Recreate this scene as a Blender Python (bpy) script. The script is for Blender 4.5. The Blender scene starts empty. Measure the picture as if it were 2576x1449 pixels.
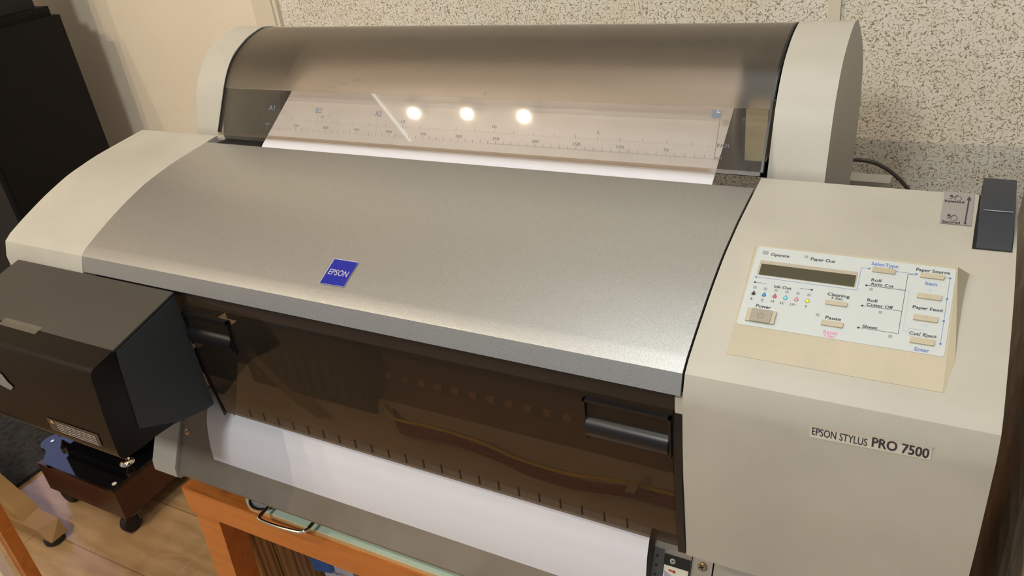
import bpy, bmesh, math, random
from mathutils import Vector, Matrix, noise
random.seed(7)
S = bpy.context.scene
ZO = 1.10                      # the measuring origin (zero of the ruler) is 1.10 m above the floor

# ------------------------------------------------------------ camera, world, exposure, lights
cd = bpy.data.cameras.new('camera'); cam = bpy.data.objects.new('camera', cd)
S.collection.objects.link(cam); S.camera = cam
cd.sensor_width = 36.0; cd.lens = 36.0 * 2017.9 / 2576; cd.clip_start = 0.02
cam.location = (0.205404, -0.748410, 0.29971 + ZO)
cam.rotation_euler = (1.057736, 0.1135875, 0.4861368)
S.view_settings.view_transform = 'Standard'; S.view_settings.look = 'None'
S.view_settings.gamma = 1.0; S.view_settings.use_curve_mapping = False
S.view_settings.exposure = -0.14
W = bpy.data.worlds.new('world'); S.world = W; W.use_nodes = True
W.node_tree.nodes['Background'].inputs[0].default_value = (0.86, 0.92, 1.0, 1)
W.node_tree.nodes['Background'].inputs[1].default_value = 0.28

def lamp(name, kind, loc, energy, color, size=0.05, target=None, spot=None, size_y=None):
    l = bpy.data.lights.new(name, kind); l.energy = energy; l.color = color
    if kind == 'AREA':
        l.size = size
        if size_y: l.shape = 'RECTANGLE'; l.size_y = size_y
    else: l.shadow_soft_size = size
    if spot: l.spot_size = math.radians(spot); l.spot_blend = 0.6
    o = bpy.data.objects.new(name, l); S.collection.objects.link(o)
    o.location = (loc[0], loc[1], loc[2] + ZO)
    if target is not None:
        d = Vector((target[0], target[1], target[2] + ZO)) - o.location
        o.rotation_euler = d.to_track_quat('-Z', 'Y').to_euler()
    return o
WARM = (1.0, 0.83, 0.62); NEUT = (0.97, 1.0, 0.97); BLUE = (0.45, 0.55, 1.0)
SPOTS = [(-1.687, -1.35), (-1.435, -1.339), (-1.19, -1.338)]
for (sx, sy), e in zip(SPOTS, (19, 19, 28)):
    lamp('ceiling_spot_light', 'POINT', (sx, sy, 1.30), e, WARM, 0.008)
lamp('ceiling_panel_light', 'AREA', (0.0, -0.52, 1.33), 9, NEUT, 0.8, target=(0.0, -0.50, 0.0))
lamp('front_fill_light', 'AREA', (-0.2, -1.9, 1.32), 30, NEUT, 0.3, target=(-0.2, 0.2, -0.1))  # fill lamp added behind the camera to brighten fronts, mint board and wall

# ------------------------------------------------------------ material helpers
def nmat(name):
    m = bpy.data.materials.new(name); m.use_nodes = True
    nt = m.node_tree; return m, nt, nt.nodes, nt.links, nt.nodes['Principled BSDF']
def tc(nt, kind='Object'):
    n = nt.nodes.new('ShaderNodeTexCoord'); return n.outputs[kind]
def noise_tex(nt, scale, detail=3, vec=None, rough=0.5, dist=0.0):
    n = nt.nodes.new('ShaderNodeTexNoise'); n.inputs['Scale'].default_value = scale
    n.inputs['Detail'].default_value = detail; n.inputs['Roughness'].default_value = rough
    n.inputs['Distortion'].default_value = dist
    nt.links.new(vec if vec is not None else tc(nt), n.inputs['Vector']); return n
def ramp(nt, fac, stops):
    r = nt.nodes.new('ShaderNodeValToRGB'); e = r.color_ramp.elements
    while len(e) < len(stops): e.new(0.5)
    for k, (p, c) in enumerate(stops):
        e[k].position = p; e[k].color = (c[0], c[1], c[2], 1)
    nt.links.new(fac, r.inputs[0]); return r.outputs[0]
def bump(nt, h, strength, dist):
    b = nt.nodes.new('ShaderNodeBump'); b.inputs['Strength'].default_value = strength
    b.inputs['Distance'].default_value = dist; nt.links.new(h, b.inputs['Height']); return b.outputs[0]
def plain(name, col, rough=0.5, metal=0.0, spec=0.5, var=0.0, vscale=6, bmp=0.0, bscale=900, coat=0.0, emit=None):
    m, nt, N, L, P = nmat(name)
    P.inputs['Roughness'].default_value = rough; P.inputs['Metallic'].default_value = metal
    P.inputs['Specular IOR Level'].default_value = spec; P.inputs['Coat Weight'].default_value = coat
    if var > 0:
        n = noise_tex(nt, vscale, 4)
        lo = tuple(c * (1 - var) for c in col); hi = tuple(min(1, c * (1 + var * .5)) for c in col)
        L.new(ramp(nt, n.outputs[0], [(0.35, lo), (0.65, hi)]), P.inputs['Base Color'])
    else: P.inputs['Base Color'].default_value = (*col, 1)
    if bmp > 0:
        n2 = noise_tex(nt, bscale, 1); L.new(bump(nt, n2.outputs[0], bmp, 0.0004), P.inputs['Normal'])
    if emit: P.inputs['Emission Color'].default_value = (*emit[0], 1); P.inputs['Emission Strength'].default_value = emit[1]
    return m
def clear_tint(name, tint, rough=0.04, haze=0.0, hazecol=(.4, .37, .32), gl=1.0):
    """thin tinted plastic sheet: straight-through tint + fresnel reflection + a little surface haze"""
    m, nt, N, L, P = nmat(name); N.remove(P)
    out = N['Material Output']
    t = N.new('ShaderNodeBsdfTransparent'); t.inputs[0].default_value = (*tint, 1)
    d = N.new('ShaderNodeBsdfDiffuse'); d.inputs[0].default_value = (*hazecol, 1)
    g = N.new('ShaderNodeBsdfGlossy'); g.inputs['Roughness'].default_value = rough; g.inputs[0].default_value = (gl, gl, gl, 1)
    a = N.new('ShaderNodeMixShader'); a.inputs[0].default_value = haze
    L.new(t.outputs[0], a.inputs[1]); L.new(d.outputs[0], a.inputs[2])
    f = N.new('ShaderNodeFresnel'); f.inputs[0].default_value = 1.45
    ge = N.new('ShaderNodeNewGeometry'); iv = N.new('ShaderNodeMath'); iv.operation = 'SUBTRACT'; iv.inputs[0].default_value = 1.0
    L.new(ge.outputs['Backfacing'], iv.inputs[1]); mu = N.new('ShaderNodeMath'); mu.operation = 'MULTIPLY'
    L.new(f.outputs[0], mu.inputs[0]); L.new(iv.outputs[0], mu.inputs[1])      # only the outer face reflects
    b = N.new('ShaderNodeMixShader'); L.new(mu.outputs[0], b.inputs[0]); L.new(a.outputs[0], b.inputs[1]); L.new(g.outputs[0], b.inputs[2])
    L.new(b.outputs[0], out.inputs['Surface']); return m
def frosted(name, tint):
    m, nt, N, L, P = nmat(name); N.remove(P)
    out = N['Material Output']
    r = N.new('ShaderNodeBsdfRefraction'); r.inputs[0].default_value = (*tint, 1)
    r.inputs['Roughness'].default_value = 0.34; r.inputs['IOR'].default_value = 1.35
    t = N.new('ShaderNodeBsdfTransparent'); t.inputs[0].default_value = (*tint, 1)
    d = N.new('ShaderNodeBsdfDiffuse'); d.inputs[0].default_value = (.34, .29, .23, 1)
    g = N.new('ShaderNodeBsdfGlossy'); g.inputs['Roughness'].default_value = 0.33
    a = N.new('ShaderNodeMixShader'); a.inputs[0].default_value = 0.22; L.new(r.outputs[0], a.inputs[1]); L.new(t.outputs[0], a.inputs[2])
    b = N.new('ShaderNodeMixShader'); b.inputs[0].default_value = 0.07; L.new(a.outputs[0], b.inputs[1]); L.new(d.outputs[0], b.inputs[2])
    f = N.new('ShaderNodeFresnel'); f.inputs[0].default_value = 1.4
    c = N.new('ShaderNodeMixShader'); L.new(f.outputs[0], c.inputs[0]); L.new(b.outputs[0], c.inputs[1]); L.new(g.outputs[0], c.inputs[2])
    L.new(c.outputs[0], out.inputs['Surface']); return m
def wood(name, c1, c2, scale=(1, 12, 12), rough=0.35, knots=False, coat=0.3, ring=6.0, bands='Z'):
    m, nt, N, L, P = nmat(name)
    mp = N.new('ShaderNodeMapping'); mp.inputs['Scale'].default_value = scale; L.new(tc(nt), mp.inputs[0])
    n1 = noise_tex(nt, 2.0, 5, mp.outputs[0], 0.6, 0.6)
    w = N.new('ShaderNodeTexWave'); w.inputs['Scale'].default_value = ring; w.inputs['Distortion'].default_value = 5
    w.inputs['Detail'].default_value = 2; w.inputs['Detail Scale'].default_value = 1.5
    w.bands_direction = bands; L.new(mp.outputs[0], w.inputs[0])
    mx = N.new('ShaderNodeMath'); mx.operation = 'MULTIPLY_ADD'; mx.inputs[1].default_value = 0.35
    L.new(w.outputs[1], mx.inputs[0]); L.new(n1.outputs[0], mx.inputs[2])
    col = ramp(nt, mx.outputs[0], [(0.4, c1), (0.85, c2)])
    if knots:
        v = N.new('ShaderNodeTexVoronoi'); v.inputs['Scale'].default_value = 5.2; L.new(tc(nt), v.inputs['Vector'])
        k = ramp(nt, v.outputs['Distance'], [(0.03, (0.25, .1, .04)), (0.09, (1, 1, 1))])
        mm = N.new('ShaderNodeMix'); mm.data_type = 'RGBA'; mm.blend_type = 'MULTIPLY'; mm.inputs[0].default_value = 0.8
        L.new(col, mm.inputs[6]); L.new(k, mm.inputs[7]); col = mm.outputs[2]
    L.new(col, P.inputs['Base Color']); P.inputs['Roughness'].default_value = rough; P.inputs['Coat Weight'].default_value = coat
    return m

# ------------------------------------------------------------ materials
BEIGE = plain('beige_plastic', (.475, .455, .40), .42, var=.09, vscale=8, bmp=.10, bscale=2400)
BEIGE2 = plain('yellowed_plastic', (.49, .44, .33), .42, var=.05, vscale=20, bmp=.2)
def silver():
    m, nt, N, L, P = nmat('silver_paint')
    n = noise_tex(nt, 1300, 1); L.new(ramp(nt, n.outputs[0], [(.3, (.42, .43, .43)), (.7, (.54, .55, .55))]), P.inputs['Base Color'])
    P.inputs['Metallic'].default_value = .85; P.inputs['Roughness'].default_value = .40
    L.new(bump(nt, noise_tex(nt, 1500, 1).outputs[0], .3, .0003), P.inputs['Normal']); return m
SILVER = silver()
M_GREYPL = plain('matte_charcoal_plastic', (.045, .040, .034), .55, var=.12, bmp=.3)
M_BOXGLOSS = plain('dark_brown_gloss_plastic', (.007, .005, .004), .32, spec=.2, var=.2)
M_BOXSIDE = plain('slate_grey_plastic', (.028, .033, .035), .6, bmp=.2)
M_BLACK = plain('black_plastic', (.008, .008, .009), .3)
M_BLKMAT = plain('matte_black', (.006, .006, .006), .8)
M_LEVER = plain('slate_lever_plastic', (.026, .031, .042), .45)
M_STEEL = plain('dusty_steel', (.24, .205, .165), .5, metal=.35, var=.15, vscale=14)
M_STEELDK = plain('dark_steel_plate', (.10, .095, .09), .45, metal=.5, var=.1)
M_CHROME = plain('chrome', (.8, .78, .74), .12, metal=1)
M_BRASS = plain('brass', (.75, .48, .25), .2, metal=1)
M_PAPER = plain('white_paper', (.70, .70, .76), .6)
M_INNER = plain('printer_inside_brown', (.24, .12, .06), .6, var=.2, vscale=20)
M_INNERLT = plain('printer_inside_tan', (.50, .43, .35), .6, var=.1, vscale=8)
M_SMOKE = clear_tint('smoked_cover', (.56, .50, .43), .05, .06, (.20, .165, .13), .55)
M_CLEAR = clear_tint('clear_hood_band', (.91, .885, .85), .03, .04, (.5, .47, .42), .9)
M_FROST = frosted('frosted_smoke_hood', (.84, .79, .72))
M_PRINT = plain('dark_print', (.10, .10, .11), .5)
M_PRINTBL = plain('slate_blue_print', (.12, .15, .21), .5)
M_INK = plain('black_lettering', (.035, .035, .045), .5)
M_BLUEL = plain('blue_lettering', (.12, .18, .50), .5)
M_PINK = plain('pink_lettering', (.68, .22, .45), .5)
M_TEAL = plain('teal_lettering', (.35, .52, .55), .5)
M_OVER = plain('panel_overlay_white', (.53, .57, .575), .35)
M_LED = plain('grey_indicator', (.33, .33, .34), .4)
M_LCD = plain('lcd_olive', (.062, .056, .030), .25)
M_LOGO = plain('logo_blue', (.012, .018, .30), .25)
M_SILVERL = plain('silver_lettering', (.5, .5, .58), .35, metal=.3)
M_WHITE = plain('white_edge', (.85, .85, .82), .4)
M_YELLOW = plain('yellow_tube', (.75, .52, .02), .4, emit=None)
M_RED = plain('magenta_tube', (.25, .02, .025), .4)
M_CREAM = plain('cream_wall_paint', (.84, .75, .60), .7, var=.03, vscale=3)
M_TRIM = plain('cream_trim_paint', (.72, .65, .52), .5)
M_ORANGE = wood('orange_lacquered_pine', (.42, .11, .016), (.60, .20, .032), (2, 26, 26), .32, True, .4)
M_PLANK = wood('old_pine_planks', (.16, .07, .018), (.42, .24, .07), (6, 18, 1.2), .5, False, .1, 1.5, 'Y')
M_REDWOOD = wood('dark_red_wood', (.022, .006, .003), (.065, .014, .005), (2, 20, 20), .4, False, .2)
M_MINT = plain('mint_laminate', (.70, .87, .70), .35)
M_PLY = wood('board_edge_wood', (.55, .30, .12), (.75, .48, .22), (2, 30, 30), .5, False, 0)
M_BAG = plain('white_carton', (.62, .63, .68), .5, var=.06)
M_CAP = plain('rubber', (.015, .013, .012), .7)
M_CABLE = plain('grey_cable', (.07, .06, .05), .4)
M_MAROON = plain('maroon_card', (.14, .02, .03), .5)
M_GREEN = plain('dark_green_card', (.02, .05, .03), .4)
M_STICK = plain('grey_sticker', (.36, .33, .33), .4, metal=.2)
M_SPK = plain('black_speaker_veneer', (.004, .0033, .003), .5, spec=.2)
M_PIANO = plain('black_gloss_plate', (.004, .004, .005), .06)
def stucco():
    m, nt, N, L, P = nmat('scratched_stucco')
    co = tc(nt)
    nw = noise_tex(nt, 110, 2, co)
    ad = N.new('ShaderNodeMix'); ad.data_type = 'VECTOR'; ad.inputs[0].default_value = 0.008
    L.new(co, ad.inputs[4]); L.new(nw.outputs['Color'], ad.inputs[5])
    wn = noise_tex(nt, 150, 1.2, ad.outputs[1], .6)
    wa = N.new('ShaderNodeMath'); wa.operation = 'SUBTRACT'; wa.inputs[1].default_value = .5; L.new(wn.outputs[0], wa.inputs[0])
    wb = N.new('ShaderNodeMath'); wb.operation = 'ABSOLUTE'; L.new(wa.outputs[0], wb.inputs[0])
    v = N.new('ShaderNodeMath'); v.operation = 'MULTIPLY'; v.inputs[1].default_value = 2.1; L.new(wb.outputs[0], v.inputs[0])
    msk = noise_tex(nt, 340, 1, co)
    # a groove runs along a cell edge, but only where the mask lets it
    a = N.new('ShaderNodeMath'); a.operation = 'MULTIPLY_ADD'; a.inputs[1].default_value = -1.6; a.inputs[2].default_value = .81
    L.new(msk.outputs[0], a.inputs[0])
    s = N.new('ShaderNodeMath'); s.operation = 'MAXIMUM'; L.new(v.outputs[0], s.inputs[0]); L.new(a.outputs[0], s.inputs[1])
    big = noise_tex(nt, 14, 2, co)
    base = ramp(nt, big.outputs[0], [(.35, (.74, .68, .56)), (.65, (.78, .74, .65))])
    gr = ramp(nt, s.outputs[0], [(.03, (.42, .36, .27)), (.075, (1, 1, 1))])
    mm = N.new('ShaderNodeMix'); mm.data_type = 'RGBA'; mm.blend_type = 'MULTIPLY'; mm.inputs[0].default_value = 1
    L.new(base, mm.inputs[6]); L.new(gr, mm.inputs[7]); L.new(mm.outputs[2], P.inputs['Base Color'])
    P.inputs['Roughness'].default_value = .75
    n3 = noise_tex(nt, 260, 2, co)
    h = N.new('ShaderNodeMath'); h.operation = 'MULTIPLY_ADD'; h.inputs[1].default_value = .5
    L.new(n3.outputs[0], h.inputs[0]); L.new(gr, h.inputs[2])
    L.new(bump(nt, h.outputs[0], .6, .0025), P.inputs['Normal']); return m
M_STUCCO = stucco()
def laminate():
    m, nt, N, L, P = nmat('light_laminate')
    co = tc(nt)
    mp = N.new('ShaderNodeMapping'); mp.inputs['Scale'].default_value = (2.2, 9, 1); mp.inputs['Rotation'].default_value = (0, 0, .0); L.new(co, mp.inputs[0])
    n = noise_tex(nt, 3, 5, mp.outputs[0], .55, 1.2)
    w = N.new('ShaderNodeTexWave'); w.wave_type = 'RINGS'; w.inputs['Scale'].default_value = .8; w.inputs['Distortion'].default_value = 6; L.new(mp.outputs[0], w.inputs[0])
    a = N.new('ShaderNodeMath'); a.operation = 'MULTIPLY_ADD'; a.inputs[1].default_value = .25; L.new(w.outputs[1], a.inputs[0]); L.new(n.outputs[0], a.inputs[2])
    col = ramp(nt, a.outputs[0], [(.4, (.44, .28, .14)), (.85, (.56, .38, .21))])
    br = N.new('ShaderNodeTexBrick'); br.inputs['Scale'].default_value = 1.0; br.inputs['Brick Width'].default_value = 1.2; br.inputs['Row Height'].default_value = .19
    br.inputs['Mortar Size'].default_value = .0015; br.inputs['Color1'].default_value = (1, 1, 1, 1); br.inputs['Color2'].default_value = (.86, .84, .8, 1); br.inputs['Mortar'].default_value = (.55, .45, .35, 1)
    L.new(co, br.inputs['Vector'])
    mm = N.new('ShaderNodeMix'); mm.data_type = 'RGBA'; mm.blend_type = 'MULTIPLY'; mm.inputs[0].default_value = 1
    L.new(col, mm.inputs[6]); L.new(br.outputs[0], mm.inputs[7]); L.new(mm.outputs[2], P.inputs['Base Color'])
    P.inputs['Roughness'].default_value = .22; return m
M_FLOOR = laminate()
def crinkle():
    m, nt, N, L, P = nmat('brown_crinkled_wrap')
    n = noise_tex(nt, 9, 4, None, .6, 1.5)
    L.new(ramp(nt, n.outputs[0], [(.3, (.27, .22, .155)), (.7, (.35, .295, .215))]), P.inputs['Base Color'])
    P.inputs['Roughness'].default_value = .5
    v = N.new('ShaderNodeTexVoronoi'); v.inputs['Scale'].default_value = 26; v.feature = 'F1'; L.new(tc(nt), v.inputs['Vector'])
    L.new(bump(nt, v.outputs['Distance'], .5, .008), P.inputs['Normal']); return m
M_WRAP = crinkle()
def rugm():
    m, nt, N, L, P = nmat('dark_grey_pile')
    n = noise_tex(nt, 60, 4); L.new(ramp(nt, n.outputs[0], [(.3, (.012, .013, .014)), (.7, (.045, .046, .045))]), P.inputs['Base Color'])
    P.inputs['Roughness'].default_value = .95
    L.new(bump(nt, noise_tex(nt, 200, 2).outputs[0], 1, .006), P.inputs['Normal']); return m
M_RUG = rugm()

# ------------------------------------------------------------ object helpers
ORG = {}
def tag(o, label=None, cat=None, group=None, kind=None):
    if label: o['label'] = label
    if cat: o['category'] = cat
    if group: o['group'] = group
    if kind: o['kind'] = kind
    return o
def thing(name, label, cat, loc, group=None):
    o = bpy.data.objects.new(name, None); S.collection.objects.link(o)
    o.location = (loc[0], loc[1], loc[2] + ZO); o.empty_display_size = .05
    ORG[o.name] = Vector(o.location); return tag(o, label, cat, group)
def obj(name, bm, m, parent=None, smooth=True, bevel=0.0, segs=2, label=None, base=None, ang=35):
    """bm is in measuring coordinates; the mesh gets its own local origin at its bottom centre"""
    me = bpy.data.meshes.new(name)
    if bevel > 0:
        ed = [e for e in bm.edges if len(e.link_faces) == 2 and e.calc_face_angle(0) > math.radians(ang)]
        try: bmesh.ops.bevel(bm, geom=ed, offset=bevel, segments=segs, profile=.5, affect='EDGES', clamp_overlap=True)
        except Exception: pass
    vs = [v.co for v in bm.verts]
    lo = Vector([min(v[i] for v in vs) for i in range(3)]); hi = Vector([max(v[i] for v in vs) for i in range(3)])
    c = Vector(((lo[0] + hi[0]) / 2, (lo[1] + hi[1]) / 2, lo[2])) if base is None else Vector(base)
    for v in bm.verts: v.co = v.co - c
    bmesh.ops.recalc_face_normals(bm, faces=bm.faces) if len(bm.faces) < 20000 else None
    bm.to_mesh(me); bm.free()
    mats = m if isinstance(m, (list, tuple)) else [m]
    for x in mats: me.materials.append(x)
    if smooth:
        me.polygons.foreach_set('use_smooth', [True] * len(me.polygons))
        me.set_sharp_from_angle(angle=math.radians(30))
    o = bpy.data.objects.new(name, me); S.collection.objects.link(o)
    w = c + Vector((0, 0, ZO))
    if parent is not None:
        o.parent = parent; o.location = w - ORG[parent.name]
    else: o.location = w
    ORG[o.name] = w
    if label: o['label'] = label
    return o
def nb(): return bmesh.new()
def box(bm, x0, x1, y0, y1, z0, z1, f=None):
    p = [(x0, y0, z0), (x1, y0, z0), (x1, y1, z0), (x0, y1, z0), (x0, y0, z1), (x1, y0, z1), (x1, y1, z1), (x0, y1, z1)]
    if f: p = [f(*q) for q in p]
    v = [bm.verts.new(q) for q in p]
    for q in ((0, 3, 2, 1), (4, 5, 6, 7), (0, 1, 5, 4), (1, 2, 6, 5), (2, 3, 7, 6), (3, 0, 4, 7)): bm.faces.new([v[i] for i in q])
    return bm
def hexa(bm, p):
    v = [bm.verts.new(q) for q in p]
    for q in ((0, 3, 2, 1), (4, 5, 6, 7), (0, 1, 5, 4), (1, 2, 6, 5), (2, 3, 7, 6), (3, 0, 4, 7)): bm.faces.new([v[i] for i in q])
    return bm
def prism(bm, prof, x0, x1, f=None):
    """closed (y, z) outline extruded along x"""
    g = f or (lambda x, y, z: (x, y, z))
    a = [bm.verts.new(g(x0, y, z)) for y, z in prof]; b = [bm.verts.new(g(x1, y, z)) for y, z in prof]
    n = len(prof)
    bm.faces.new(a); bm.faces.new(b[::-1])
    for i in range(n): bm.faces.new((a[i], b[i], b[(i + 1) % n], a[(i + 1) % n]))
    return bm
def poly_prism(bm, pts, thick):
    """pts: list of Vector; thick: offset Vector"""
    a = [bm.verts.new(p) for p in pts]; b = [bm.verts.new(Vector(p) + thick) for p in pts]; n = len(pts)
    bm.faces.new(a); bm.faces.new(b[::-1])
    for i in range(n): bm.faces.new((a[i], b[i], b[(i + 1) % n], a[(i + 1) % n]))
    return bm
def sheet(prof, x0, x1, t, f=None, cap=True):
    """open (y, z) path thickened by t (towards its right-hand side) and extruded along x; caps as quads"""
    bm = nb(); g = f or (lambda x, y, z: (x, y, z)); n = len(prof); off = []
    for i in range(n):
        a = Vector(prof[max(i - 1, 0)]); b = Vector(prof[min(i + 1, n - 1)]); d = (b - a).normalized()
        off.append((prof[i][0] + d[1] * t, prof[i][1] - d[0] * t))
    R = []
    for x in (x0, x1):
        R.append(([bm.verts.new(g(x, *p)) for p in prof], [bm.verts.new(g(x, *p)) for p in off]))
    for i in range(n - 1):
        (a, ao), (b, bo) = R
        bm.faces.new((a[i], b[i], b[i + 1], a[i + 1])); bm.faces.new((ao[i], ao[i + 1], bo[i + 1], bo[i]))
        bm.faces.new((a[i], a[i + 1], ao[i + 1], ao[i])); bm.faces.new((b[i], bo[i], bo[i + 1], b[i + 1]))
    for i in (0, n - 1) if cap else ():
        (a, ao), (b, bo) = R; bm.faces.new((a[i], ao[i], bo[i], b[i]))
    return bm
def tube(bm, pts, r, n=12, cap=True, closed=False):
    pts = [Vector(p) for p in pts]; rings = []; up = Vector((0, 0, 1)); N = len(pts)
    for i, p in enumerate(pts):
        a = pts[(i - 1) % N] if closed else pts[max(i - 1, 0)]; b = pts[(i + 1) % N] if closed else pts[min(i + 1, N - 1)]
        d = (b - a).normalized()
        u = d.cross(up); u = d.cross(Vector((0, 1, 0))) if u.length < 1e-3 else u; u.normalize(); v = d.cross(u)
        if i and u.dot(pu) < 0: u = -u; v = -v
        pu = u; rr = r[i] if isinstance(r, (list, tuple)) else r
        rings.append([bm.verts.new(p + (u * math.cos(2 * math.pi * k / n) + v * math.sin(2 * math.pi * k / n)) * rr) for k in range(n)])
    for i in range(N if closed else N - 1):
        A, B = rings[i], rings[(i + 1) % N]
        for k in range(n): bm.faces.new((A[k], A[(k + 1) % n], B[(k + 1) % n], B[k]))
    if cap and not closed: bm.faces.new(rings[0]); bm.faces.new(rings[-1][::-1])
    return bm
def lathe(bm, prof, c, axis='z', n=28):
    rings = []
    for r, h in prof:
        ring = []
        for k in range(n):
            a = 2 * math.pi * k / n; u, v = math.cos(a) * r, math.sin(a) * r
            q = {'z': (u, v, h), 'x': (h, u, v), 'y': (u, h, v)}[axis]
            ring.append(bm.verts.new(Vector(c) + Vector(q)))
        rings.append(ring)
    for A, B in zip(rings[:-1], rings[1:]):
        for k in range(n): bm.faces.new((A[k], A[(k + 1) % n], B[(k + 1) % n], B[k]))
    bm.faces.new(rings[0][::-1]); bm.faces.new(rings[-1]); return bm
def smooth_path(pts, k=6):
    P = [Vector(p) for p in pts]; out = []
    for i in range(len(P) - 1):
        p0 = P[max(i - 1, 0)]; p1 = P[i]; p2 = P[i + 1]; p3 = P[min(i + 2, len(P) - 1)]
        for j in range(k):
            t = j / k
            out.append(.5 * ((2 * p1) + (p2 - p0) * t + (2 * p0 - 5 * p1 + 4 * p2 - p3) * t * t + (3 * p1 - p0 - 3 * p2 + p3) * t ** 3))
    return out + [P[-1]]
def sp2(pts, k=5): return [(p[0], p[1]) for p in smooth_path([(a, b, 0) for a, b in pts], k)]

_tc = {}
def glyphs(s, bold):
    """flat triangulated outline of a string, cap height 1"""
    key = (s, bold)
    if key in _tc: return _tc[key]
    c = bpy.data.curves.new('t', 'FONT'); c.body = s; c.size = 1; c.offset = bold; c.resolution_u = 3
    o = bpy.data.objects.new('t', c); S.collection.objects.link(o)
    me = o.to_mesh(); vs = [(v.co.x, v.co.y) for v in me.vertices]; fs = [tuple(p.vertices) for p in me.polygons]
    o.to_mesh_clear(); bpy.data.objects.remove(o); bpy.data.curves.remove(c)
    _tc[key] = (vs, fs); return vs, fs
CAP = None
def text(bm, s, place, u0, u1, vmid, h, bold=0.0, slant=0.0):
    """place(u, v) -> 3-D point; text spans u0..u1, capital letters h tall centred on vmid"""
    global CAP
    if CAP is None: CAP = max(v[1] for v in glyphs('H', 0)[0])
    vs, fs = glyphs(s, bold)
    if not vs: return bm
    a = min(v[0] for v in vs); b = max(v[0] for v in vs)
    if u1 is None: k = h / CAP; kx = k
    else: kx = (u1 - u0) / (b - a); k = h / CAP
    vv = []
    for x, y in vs:
        U = u0 + (x - a) * kx + slant * y * k; V = (vmid(U) if callable(vmid) else vmid) - h / 2 + y * k
        vv.append(bm.verts.new(place(U, V)))
    for f in fs:
        try: bm.faces.new([vv[i] for i in f])
        except ValueError: pass
    return bm
def quad2(bm, place, u0, u1, v0, v1):
    v = [bm.verts.new(place(*q)) for q in ((u0, v0), (u1, v0), (u1, v1), (u0, v1))]; bm.faces.new(v); return bm
def line2(bm, place, pts, w):
    for (a, b), (c, d) in zip(pts[:-1], pts[1:]):
        L = math.hypot(c - a, d - b); nx, ny = -(d - b) / L * w / 2, (c - a) / L * w / 2
        ex, ey = (c - a) / L * w / 2, (d - b) / L * w / 2
        v = [bm.verts.new(place(*q)) for q in ((a + nx - ex, b + ny - ey), (a - nx - ex, b - ny - ey), (c - nx + ex, d - ny + ey), (c + nx + ex, d + ny + ey))]
        bm.faces.new(v)
    return bm
def disc2(bm, place, u, v, r, n=14, rv=None):
    rv = rv or r
    bm.faces.new([bm.verts.new(place(u + r * math.cos(2 * math.pi * k / n), v + rv * math.sin(2 * math.pi * k / n))) for k in range(n)]); return bm
def ring2(bm, place, u, v, r, w, a0=0, a1=360, n=24, rv=None):
    rv = rv or r; P = []
    for k in range(n + 1):
        a = math.radians(a0 + (a1 - a0) * k / n); P.append((bm.verts.new(place(u + (r - w / 2) * math.cos(a), v + (rv - w / 2) * math.sin(a))), bm.verts.new(place(u + (r + w / 2) * math.cos(a), v + (rv + w / 2) * math.sin(a)))))
    for A, B in zip(P[:-1], P[1:]): bm.faces.new((A[0], A[1], B[1], B[0]))
    return bm

# ------------------------------------------------------------ the room
YW = 0.45
def struct(name, bm, m, **k): o = obj(name, bm, m, smooth=False, **k); o['kind'] = 'structure'; return o
struct('floor', box(nb(), -3.2, 2.2, -4.5, YW + .1, -1.15, -1.10), M_FLOOR)
struct('ceiling', box(nb(), -3.2, 2.2, -2.6, YW + .1, 1.36, 1.42), plain('ceiling_white', (.75, .72, .66), .8))
struct('wall_back', box(nb(), -.9665, 2.2, YW, YW + .1, -1.10, 1.36), M_STUCCO)
struct('wall_left', box(nb(), -3.2, -.9665, YW, YW + .1, -1.10, 1.36), M_CREAM)
struct('wall_side', box(nb(), -3.3, -3.2, -2.6, YW + .1, -1.10, 1.36), M_CREAM)
# casing strip between the smooth wall and the stucco: flat board with two thin grooved edges
b = nb(); box(b, -1.0305, -1.0255, YW - .006, YW, -1.10, 1.36); box(b, -1.0205, -.975, YW - .012, YW, -1.10, 1.36)
box(b, -1.0255, -1.0205, YW - .001, YW, -1.10, 1.36); box(b, -.975, -.9665, YW - .008, YW, -1.10, 1.36)
struct('trim_1', b, M_TRIM)
struct('trim_2', box(nb(), .031, .0475, YW - .006, YW, -1.10, 1.36), M_TRIM)

# ------------------------------------------------------------ the printer
PK = 1.0281
def T(x, y, z): return (PK * x - .00577, PK * y + .02103, PK * z - .00842)     # moulding template -> metres
pr = thing('large_format_printer', 'wide beige and silver large format inkjet printer with smoked covers on the wooden table', 'printer', (-.32, -.1, -.46))

TOP = [(-.0284, -.0053), (-.0478, -.0071), (-.0802, -.0104), (-.1089, -.0136), (-.1329, -.0178), (-.156, -.0224), (-.1764, -.0284),
       (-.1995, -.0363), (-.2226, -.0455), (-.2411, -.0534), (-.2578, -.0612)]
FRONT = [(-.2732, -.085), (-.2742, -.118), (-.274, -.159), (-.2715, -.2), (-.2672, -.262)]
TOPS = sp2(TOP, 3)
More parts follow.
